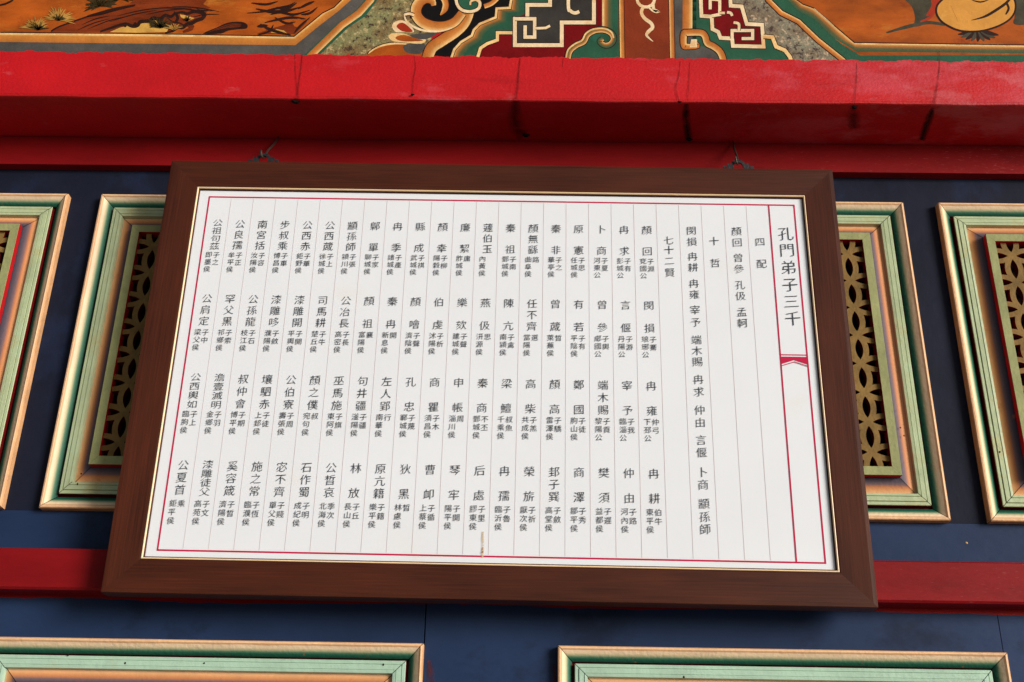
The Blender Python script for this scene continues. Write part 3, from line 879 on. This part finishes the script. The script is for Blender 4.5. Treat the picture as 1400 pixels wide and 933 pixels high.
pb = Painter(face); pb.up(12)
pb.fill([(1232, -8), (1246, 8), (1251, 24), (1250, 36), (1262, 34), (1272, 22), (1276, 4), (1272, -12)], LEAF_GREY, 4)
pb.fill([(1270, -10), (1274, 6), (1266, 22), (1276, 18), (1284, 2), (1288, -12)], PETAL, 3)
pb.stroke([(1212, 45), (1232, 39), (1252, 34), (1270, 31), (1292, 34)], 5.0, LEAF_GREY, 4, (0.4, 0.7))
pb.stroke([(1258, 30), (1272, 24), (1280, 12)], 3.4, PETAL, 4, (0.4, 0.6))
part(pb, 'leaf_painting', cart2)
pb = Painter(face); pb.up(16)
for k in range(9):
    a = math.radians(200 + 17 * k)
    pb.stroke([(1336 + 0.3 * k, 38), (1338 + 14 * math.cos(a), 42 - 8 * math.sin(a) * 0.9), (1338 + 30 * math.cos(a), 42 - 15 * math.sin(a))], 5.5, LEAF_GREY if k % 2 else LINE, 4, (1, 0.2))
pb.fill([(1384, -10), (1388, 20), (1386, 32), (1400, 34), (1420, 28), (1430, -10)], LEAF_GREY, 3)
fo = [(1280, 14), (1284, 4), (1300, -8), (1330, -20), (1370, -16), (1386, -2), (1388, 14), (1380, 27), (1362, 37), (1338, 43), (1312, 42), (1292, 33), (1283, 24)]
pb.fill(fo, FRUIT, 4)
pb.stroke(fo, 2.6, LINE, 4, closed=True)
pb.stroke([(1328, 28), (1346, 23), (1362, 14), (1376, 4), (1384, -6)], 3.8, LINE, 4, (0.15, 0.8))
pb.stroke([(1376, 4), (1379, 12), (1375, 20)], 3.2, LINE, 4, (1, 0.6))
pb.stroke([(1328, 0), (1340, 3), (1352, 0)], 2.0, LINE, 4, (0.3, 0.3))
pb.stroke([(1300, 8), (1310, 30)], 0.8, BARK, 0, (0.2, 0.2))
part(pb, 'fruit_painting', cart2)

# ragged edge of the red coat against the ornament
pb = Painter(face)
A = []
x = -480.0
while x < 1960:
    yy = 71.5 + (x - 0) * 0.0118 if x > -600 else 71
    base = 70.3 + 0.0115 * x if x < 700 else 78.3 + 0.0095 * (x - 700)
    jag = 1.3 * math.sin(x * 0.11) * math.sin(x * 0.047) + rnd.uniform(-0.9, 0.9) + (3.0 if 1040 < x < 1052 else 0)
    A.append((x, base + jag))
    x += 4.0
for a, b in zip(A[:-1], A[1:]):
    pa, pc = face(a[0], a[1], 0.0024), face(b[0], b[1], 0.0024)
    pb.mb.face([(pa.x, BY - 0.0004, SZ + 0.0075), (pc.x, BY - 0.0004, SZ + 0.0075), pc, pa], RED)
part(pb, 'ragged_paint_edge')

# drips that ran down the face and over the edge
def soffit(x, y, h=0.0):
    r = RX * ((x - 700.0) / FOC) + DN * ((y - 466.5) / FOC) + FW
    z = SZ - 0.0008 - h
    return CAM + r * ((z - CAM.z) / r.z)

def drip(pts, wd, mat, on_soffit=None, swd=10, blob=None):
    pb = Painter(face, 0.0001); pb.up(27)
    pb.stroke(pts, wd, mat, 5, (0.6, 1))
    o = part(pb, 'drip_stain')
    if on_soffit:
        sb = Painter(lambda u, v, h: soffit(u, v, h)); sb.stroke(on_soffit, swd, SOOT if swd < 16 else SOOT_SOFT, 5, (0.5, 0.9))
        part(sb, 'soffit_smear')
    if blob:
        bx, by, r, soff = blob
        c0 = soffit(bx, by) if soff else face(bx, by, 0.004)
        mb = MB()
        rings, seg = 5, 9
        def bp(i, j):
            th = math.pi * i / rings; ph = 2 * math.pi * j / seg
            q = 1 + 0.25 * math.sin(3 * ph + i) + 0.15 * math.sin(5 * ph - 2 * i)
            return c0 + Vector((math.sin(th) * math.cos(ph) * r * 1.5 * q, math.sin(th) * math.sin(ph) * r * q, math.cos(th) * r * 0.8))
        for i in range(rings):
            for j in range(seg):
                mb.face([bp(i, j), bp(i + 1, j), bp(i + 1, j + 1), bp(i, j + 1)], MUD)
        part(mb, 'dirt_lump')

drip([(413, 74), (411, 96), (408, 118), (407, 134)], 3.4, SOOT_FAINT, [(406, 134), (404, 142)], 18, (404, 139, 0.0075, True))
drip([(403, 74), (404, 100), (407, 130)], 2.2, SOOT_FAINT)
drip([(566, 76), (568, 92), (565, 110), (564, 130)], 2.2, SOOT_FAINT, None, 0, (564, 129.5, 0.0032, False))
drip([(711, 80), (709, 98), (708, 118), (705, 136)], 4.6, SOOT_FAINT, [(705, 138), (704, 160), (708, 176), (717, 185)], 26, (719, 185, 0.0072, True))
drip([(930, 84), (928, 104), (924, 120), (929, 140)], 2.6, SOOT_FAINT, None, 0, (929, 139.5, 0.0038, False))
drip([(943, 84), (942, 110), (940, 140)], 2.0, SOOT_FAINT, [(938, 142), (938, 165), (942, 190)], 14, (942, 191, 0.0062, True))
drip([(1171, 86), (1171, 110), (1168, 144)], 2.6, SOOT_FAINT, [(1168, 148), (1167, 160), (1168, 176)], 22, (1168, 147, 0.0050, True))
drip([(1284, 70), (1284, 96), (1281, 120), (1277, 144)], 3.6, SOOT_FAINT, [(1276, 148), (1268, 168), (1260, 192)], 13)
drip([(770, 80), (769, 92)], 2.0, SOOT_FAINT)

# ------------------------------------------------------------------ framed sign
SW, SH, SM = 1.7551, 1.1508, 0.0790
KS = 0.98317
sign = empty('framed_sign')
sign.matrix_world = Matrix.Translation((-0.08669, -0.12, 2.21865)) @ Matrix.Rotation(0.02952, 4, 'X') @ Matrix.Rotation(0.00493, 4, 'Y')
tag(sign, 'large framed white name list in red ruled columns hanging in a brown wooden frame', 'framed sign')

DEP = 0.05
FP = [(0.0, DEP), (0.0, 0.0010), (0.0010, 0.0), (0.010, -0.0006), (SM - 0.004, 0.0030), (SM, 0.0040)]   # (inset, depth behind the front)
for sdn, nm in enumerate(('bottom', 'right', 'top', 'left')):
    mb = MB()
    for k in range(len(FP) - 1):
        (w0, d0), (w1, d1) = FP[k], FP[k + 1]
        def rect(w_):
            return [(-SW / 2 + w_, w_), (SW / 2 - w_, w_), (SW / 2 - w_, SH - w_), (-SW / 2 + w_, SH - w_)]
        r0, r1 = rect(w0), rect(w1)
        p, q, r, t = r0[sdn], r0[(sdn + 1) % 4], r1[(sdn + 1) % 4], r1[sdn]
        off = sdn * 3.7
        ax = 0 if sdn in (0, 2) else 1
        cv = w0 if w0 != w1 else w0 - d0
        ua = [(p[ax] + off, (w0 - (d0 if k == 0 else 0)) + off), (q[ax] + off, (w0 - (d0 if k == 0 else 0)) + off), (r[ax] + off, w1 + off), (t[ax] + off, w1 + off)]
        mb.face([(p[0], d0, p[1]), (q[0], d0, q[1]), (r[0], d1, r[1]), (t[0], d1, t[1])], BROWN, ua)
    mb.build('frame_rail', sign)

def ring_band(name, prof, mat):
    mb = MB()
    for k in range(len(prof) - 1):
        (w0, d0), (w1, d1) = prof[k], prof[k + 1]
        def rect(w_):
            return [(-SW / 2 + w_, w_), (SW / 2 - w_, w_), (SW / 2 - w_, SH - w_), (-SW / 2 + w_, SH - w_)]
        r0, r1 = rect(w0), rect(w1)
        for sdn in range(4):
            p, q, r, t = r0[sdn], r0[(sdn + 1) % 4], r1[(sdn + 1) % 4], r1[sdn]
            mb.face([(p[0], d0, p[1]), (q[0], d0, q[1]), (r[0], d1, r[1]), (t[0], d1, t[1])], mat)
    return mb.build(name, sign)

ring_band('gilt_fillet', [(SM, 0.0040), (SM + 0.0002, 0.0022), (SM + 0.0018, 0.0018), (SM + 0.0034, 0.0034), (SM + 0.0038, 0.0050)], GOLD)
ring_band('inner_lip', [(SM + 0.0038, 0.0050), (SM + 0.0065, 0.0075), (SM + 0.0066, 0.0112)], LIP)
mb = MB()
mb.box((-SW / 2 + 0.02, 0.030, 0.02), (SW / 2 - 0.02, 0.044, SH - 0.02), LIP)
mb.build('backing_panel', sign)

SOF = 0.0105                                    # sheet lies this far behind the frame front
mb = MB()
nx, nz = 12, 8
ax0, ax1, az0, az1 = -SW / 2 + SM + 0.004, SW / 2 - SM - 0.004, SM + 0.004, SH - SM - 0.004
for i in range(nx):
    for j in range(nz):
        f = lambda a, b: (ax0 + (ax1 - ax0) * a / nx, SOF, az0 + (az1 - az0) * b / nz)
        mb.face([f(i, j), f(i + 1, j), f(i + 1, j + 1), f(i, j + 1)], PAPER)
sheet = mb.build('paper_sheet', sign)

def sheet_pt(u, v, h):
    return Vector((u * KS, SOF - 0.0006 - h, v * KS))

bx0, bx1, bz0, bz1 = -0.7785, 0.7835, 0.1030, 1.0640
dv = 0.7165
pb = Painter(sheet_pt, 0.0003)
pb.stroke([(bx0, bz0), (bx1, bz0), (bx1, bz1), (bx0, bz1)], 0.0040, CRIMSON, closed=True)
pb.stroke([(dv, bz0), (dv, bz1)], 0.0036, CRIMSON)
pb.build('crimson_border', sheet)
pb = Painter(sheet_pt, 0.0003)
for i in range(1, 25):
    xx = dv - 0.0598 * i
    pb.k = 0
    pb.stroke([(xx, bz0 + 0.004), (xx, bz1 - 0.004)], 0.0010, RULE)
pb.build('column_rules', sheet)
pb = Painter(sheet_pt, 0.0003); pb.up(2)
xm = (dv + bx1) / 2
pb.fill([(dv, 0.6245), (bx1, 0.6245), (bx1, 0.6040), (xm, 0.6155), (dv, 0.6040)], CRIMSON)
pb.stroke([(dv, 0.6298), (bx1, 0.6298)], 0.0022, CRIMSON)
pb.stroke([(dv, 0.5990), (xm, 0.6105), (bx1, 0.5990)], 0.0020, CRIMSON)
pb.build('fishtail_mark', sheet)
pb = Painter(sheet_pt, 0.0003); pb.up(3)
pb.stroke([(-0.0155, 0.162), (-0.0155, 0.150), (-0.0145, 0.128), (-0.0148, 0.108), (-0.0150, 0.100)], 0.009, STAIN, 3, (0.7, 0.8))
for (dx, dz, r) in ((-0.0150, 0.1225, 0.0016), (-0.0158, 0.1185, 0.0013), (-0.0150, 0.1130, 0.0022), (-0.0140, 0.1290, 0.0009), (-0.0168, 0.1120, 0.0010), (-0.0132, 0.1360, 0.0008)):
    pb.fill([(dx + r * math.cos(a) * rnd.uniform(0.6, 1.3), dz + r * math.sin(a) * rnd.uniform(0.6, 1.2)) for a in (0, 1, 2, 3, 4, 5)], RUST)
pb.build('drip_stain', sheet)

# ---- lettering: each glyph is read once from the built-in font as outline geometry
fc = bpy.data.curves.new('glyph_source', 'FONT')
fc.size = 1.0
fc.resolution_u = 3
fo_ = bpy.data.objects.new('glyph_source', fc)
COL.objects.link(fo_)
GL = {}
def glyph(ch, amt=1.0):
    if (ch, amt) not in GL:
        fc.body = ch
        bpy.context.view_layer.update()
        me = fo_.evaluated_get(bpy.context.evaluated_depsgraph_get()).to_mesh()
        V = [(v.co.x, v.co.y) for v in me.vertices]
        F = [tuple(p.vertices) for p in me.polygons]
        # slim the strokes as a brush would: horizontals more than uprights
        key = {}
        idx = [key.setdefault((round(x, 5), round(y, 5)), i) for i, (x, y) in enumerate(V)]
        cnt = {}
        for f in F:
            ar = sum(V[f[k]][0] * V[f[(k + 1) % len(f)]][1] - V[f[(k + 1) % len(f)]][0] * V[f[k]][1] for k in range(len(f)))
            g_ = [idx[q] for q in (f if ar > 0 else f[::-1])]
            for k in range(len(g_)):
                cnt[(g_[k], g_[(k + 1) % len(g_)])] = cnt.get((g_[k], g_[(k + 1) % len(g_)]), 0) + 1
        nrm, area, per = {}, 0.0, 0.0
        for f in F:
            area += abs(sum(V[f[k]][0] * V[f[(k + 1) % len(f)]][1] - V[f[(k + 1) % len(f)]][0] * V[f[k]][1] for k in range(len(f)))) / 2
        for (a, b) in cnt:
            if (b, a) not in cnt:                       # outline edge, inside on its left
                dx, dy = V[b][0] - V[a][0], V[b][1] - V[a][1]
                ln = math.hypot(dx, dy) or 1.0
                per += ln
                for q in (a, b):
                    nrm.setdefault(q, []).append((-dy / ln, dx / ln))
        slim = min(1.0, (2 * area / max(per, 1e-6) / 0.070) ** 2)      # crowded characters have fine strokes already
        out = []
        for i in range(len(V)):
            q = idx[i]
            x, y = V[q]
            if q in nrm:
                nx_ = sum(t[0] for t in nrm[q]); ny_ = sum(t[1] for t in nrm[q])
                x += max(-1, min(1, nx_)) * 0.0080 * slim * amt
                y += max(-1, min(1, ny_)) * 0.0155 * slim * amt
            out.append((x, y))
        GL[(ch, amt)] = (out, F)
        fo_.evaluated_get(bpy.context.evaluated_depsgraph_get()).to_mesh_clear()
    return GL[(ch, amt)]

class Lettering:
    def __init__(s):
        s.mb = MB(); s.n = 0
    def put(s, ch, u, v, sz, wide=1.0):
        vs_, fs = glyph(ch, 1.0 if sz > 0.022 else 0.55)
        s.n += 1
        P = [sheet_pt(u + (x - 0.5) * sz * wide, v + (y - 0.37 + 0.075 * (x - 0.5)) * sz, 0.0008) for x, y in vs_]
        for f in fs:
            t = [P[i] for i in f]
            if (t[1] - t[0]).cross(t[2] - t[0]).y > 0:
                t.reverse()
            s.mb.face(t, INK)
    def build(s, name):
        return s.mb.build(name, sheet)

L = Lettering()
for ch, z in zip('孔門弟子三千', (0.9767, 0.9280, 0.8770, 0.8270, 0.7790, 0.7303)):
    L.put(ch, 0.7555, z, 0.0430)
L.build('title_lettering')
NS = 0.0278
def column(items, u):
    L = Lettering()
    for ch, z in items:
        L.put(ch, u, z, NS)
    L.build('heading_lettering')
column([('四', 0.9514), ('配', 0.8866)], 0.6865)
column(zip('顏回曾參孔伋孟軻', (0.982, 0.9485, 0.9030, 0.8705, 0.8240, 0.7923, 0.7465, 0.7156)), 0.6268)
column([('十', 0.9516), ('哲', 0.8866)], 0.5662)
column(zip('閔損冉耕冉雍宰予端木賜冉求仲由言偃卜商顓孫師',
           (0.982, 0.9485, 0.9050, 0.8727, 0.8260, 0.7944, 0.7505, 0.7155, 0.6666, 0.6364, 0.6064, 0.5589, 0.5257, 0.4774, 0.4449, 0.3995, 0.3677, 0.3179, 0.2868, 0.2399, 0.2077, 0.1777)), 0.5082)
column(zip('七十二賢', (0.9517, 0.9234, 0.8910, 0.8567)), 0.4474)

ROWS = [
 '顏回 子淵 兗國公,冉求 子有 彭城公,卜商 子夏 河東公,原憲 子思 任城侯,秦非 子之 華亭侯,顏無繇 路 曲阜侯,秦祖 子南 鄄城侯,蘧伯玉 - 內黃侯,廉絜 庸 胙城侯,顏幸 子柳 陽穀侯,縣成 子祺 武城侯,冉季 子產 諸城侯,鄡單 子家 聊城侯,顓孫師 子張 潁川侯,公西蒧 子上 徐城侯,公西赤 子華 鉅野侯,步叔乘 子車 博昌侯,南宮括 子容 汝陽侯,公良孺 子正 牟平侯,公祖句茲 子之 即墨侯',
 '閔損 子騫 琅琊公,言偃 子游 丹陽公,曾參 子輿 郕國公,有若 子有 平陰侯,曾蒧 晳 萊蕪侯,任不齊 選 當陽侯,陳亢 子禽 南潁侯,燕伋 思 汧源侯,樂欬 子聲 建城侯,伯虔 子析 沭陽侯,顏噲 子聲 濟陰侯,秦冉 開 新息侯,顏祖 襄 富陽侯,公冶長 子長 高密侯,司馬耕 子牛 楚丘侯,漆雕開 子開 平輿侯,漆雕哆 子斂 濮陽侯,公孫龍 子石 枝江侯,罕父黑 子索 祁鄉侯,公肩定 子中 梁父侯',
 '冉雍 仲弓 下邳公,宰予 子我 臨淄公,端木賜 子貢 黎陽公,鄭國 子徒 朐山侯,顏高 子驕 雷澤侯,高柴 子羔 共成侯,梁鱣 叔魚 千乘侯,秦商 不丕 鄄城侯,申帳 周 淄川侯,商瞿 子木 須昌侯,孔忠 子蔑 鄆城侯,左人郢 行 南華侯,句井疆 子疆 滏陽侯,巫馬施 子旗 東阿侯,顏之僕 叔 宛句侯,公伯寮 子周 壽張侯,壤駟赤 子徒 上邽侯,叔仲會 子期 博平侯,澹壹滅明 子羽 金鄉侯,公西輿如 子上 臨朐侯',
 '冉耕 伯牛 東平侯,仲由 子路 河內侯,樊須 子遲 益都侯,商澤 子秀 鄒平侯,邽子巽 子斂 高堂侯,榮旂 子祈 厭次侯,冉孺 子魯 臨沂侯,后處 子里 膠東侯,琴牢 子開 陽平侯,曹卹 子循 上蔡侯,狄黑 晳 林慮侯,原亢籍 子籍 樂平侯,林放 子丘 長山侯,公晳哀 季次 北海侯,石作蜀 子明 成紀侯,宓不齊 子賤 單父侯,施之常 子恆 臨濮侯,奚容箴 子晳 濟陽侯,漆雕徒父 子文 高苑侯,公夏首 乘 鉅平侯']
ZTOP = (0.9815, 0.7609, 0.5391, 0.3119)
ZLOW = (0.9180, 0.6970, 0.4733, 0.2502)
ZSM = (0.8884, 0.6655, 0.4438, 0.2163)
ROWS = [r.split(',') for r in ROWS]
for k in range(20):
    L = Lettering()
    u = 0.3900 - 0.0598 * k
    for r in range(4):
        nm, cz, ti = ROWS[r][k].split(' ')
        zt, zl = ZTOP[r], ZLOW[r]
        if len(nm) == 2: zs, sz = (zt, zl), NS
        elif len(nm) == 3: zs, sz = (zt, (zt + zl) / 2, zl), NS
        else:
            st = (zt - zl + 0.007) / 3
            zs, sz = [zt + 0.003 - st * i for i in range(4)], 0.0232
        for ch, z in zip(nm, zs):
            L.put(ch, u + 0.0008, z, sz, 1.0 if len(nm) < 4 else 1.18)
        if cz != '-':
            for i, ch in enumerate(cz):
                L.put(ch, u + 0.0088, ZSM[r] - 0.0218 * i, 0.0188)
        for i, ch in enumerate(ti):
            L.put(ch, u - 0.0110, ZSM[r] + 0.0004 - 0.0213 * i, 0.0188)
    L.build('name_lettering')
bpy.data.objects.remove(fo_)
bpy.data.curves.remove(fc)

# ---- hanger plates behind the top rail, and the hooks in the beam
def hanger(u):
    mb = MB()
    zt = SH + 0.012
    steps = [(-0.056, -0.02), (-0.056, 0.009), (-0.042, 0.009), (-0.042, 0.017), (-0.030, 0.017), (-0.030, 0.026), (-0.018, 0.026), (-0.018, 0.036), (0.018, 0.036),
             (0.018, 0.026), (0.030, 0.026), (0.030, 0.017), (0.042, 0.017), (0.042, 0.009), (0.056, 0.009), (0.056, -0.02)]
    # notched plate with a hole: outer stepped outline bridged to an arch-shaped opening
    def strip(a, b):
        for y in (0.038, 0.0415):
            mb.face([(u + a[0], y, zt + a[1]), (u + b[0], y, zt + b[1]), (u + b[2], y, zt + b[3]), (u + a[2], y, zt + a[3])], IRON)
    cols = [(-0.056, -0.042, 0.009), (-0.042, -0.030, 0.019), (-0.030, -0.020, 0.027), (0.020, 0.030, 0.027), (0.030, 0.042, 0.019), (0.042, 0.056, 0.009)]
    for a, b, h in cols:
        mb.box((u + a + 0.0012, 0.037, zt - 0.02), (u + b - 0.0012, 0.0415 + 0.001 * abs(a) * 10, zt + h), IRON)
    mb.box((u - 0.053, 0.0395, zt - 0.02), (u + 0.053, 0.0425, zt + 0.006), IRON)
    # arched eye
    R0, R1 = 0.013, 0.021
    for i in range(14):
        a0, a1 = math.pi * i / 14, math.pi * (i + 1) / 14
        c0 = Vector((u, 0, zt + 0.018))
        q = lambda r, a, y: (c0.x + r * math.cos(a), y, c0.z + r * math.sin(a))
        mb.face([q(R0, a0, .037), q(R1, a0, .037), q(R1, a1, .037), q(R0, a1, .037)], IRON)
        mb.face([q(R1, a0, .037), q(R1, a0, .042), q(R1, a1, .042), q(R1, a1, .037)], IRON)
        mb.face([q(R0, a0, .037), q(R0, a0, .042), q(R0, a1, .042), q(R0, a1, .037)], IRON)
    for s_ in (-1, 1):
        mb.box((u + s_ * 0.017 - 0.004, 0.037, zt - 0.02), (u + s_ * 0.017 + 0.004, 0.042, zt + 0.018), IRON)
    return mb.build('hanger_plate', sign)

def tube(mb, pts, r, mat, seg=8):
    prev = None
    for i, p in enumerate(pts):
        p = Vector(p)
        d = (Vector(pts[min(i + 1, len(pts) - 1)]) - Vector(pts[max(i - 1, 0)])).normalized()
        a = d.cross(Vector((0.3, 1, 0.1))).normalized(); b = d.cross(a)
        ringv = [p + (a * math.cos(2 * math.pi * k / seg) + b * math.sin(2 * math.pi * k / seg)) * r for k in range(seg)]
        if prev:
            for k in range(seg):
                mb.face([prev[k], prev[(k + 1) % seg], ringv[(k + 1) % seg], ringv[k]], mat)
        prev = ringv

bpy.context.view_layer.update()
for u, lab in ((-0.643, 'bent steel hook in the beam holding the left end of the framed sign'), (0.6375, 'bent steel hook in the beam holding the right end of the framed sign')):
    hanger(u)
    top = sign.matrix_world @ Vector((u, 0.0395, SH + 0.040))
    mb = MB()
    px = top.x
    pts = smooth_line([(px + 0.010, -0.034, SZ + 0.010), (px + 0.009, -0.036, SZ - 0.010), (px + 0.006, -0.055, SZ - 0.040),
                       (px + 0.003, top.y + 0.016, top.z + 0.030), (px, top.y + 0.006, top.z + 0.004), (px - 0.003, top.y - 0.004, top.z - 0.003), (px - 0.006, top.y - 0.010, top.z + 0.004), (px - 0.007, top.y - 0.011, top.z + 0.014)], 6)
    tube(mb, pts, 0.0028, STEEL)
    hk = mb.build('hanging_hook', smooth=True)
    tag(hk, lab, 'hook', 'hooks holding the sign')
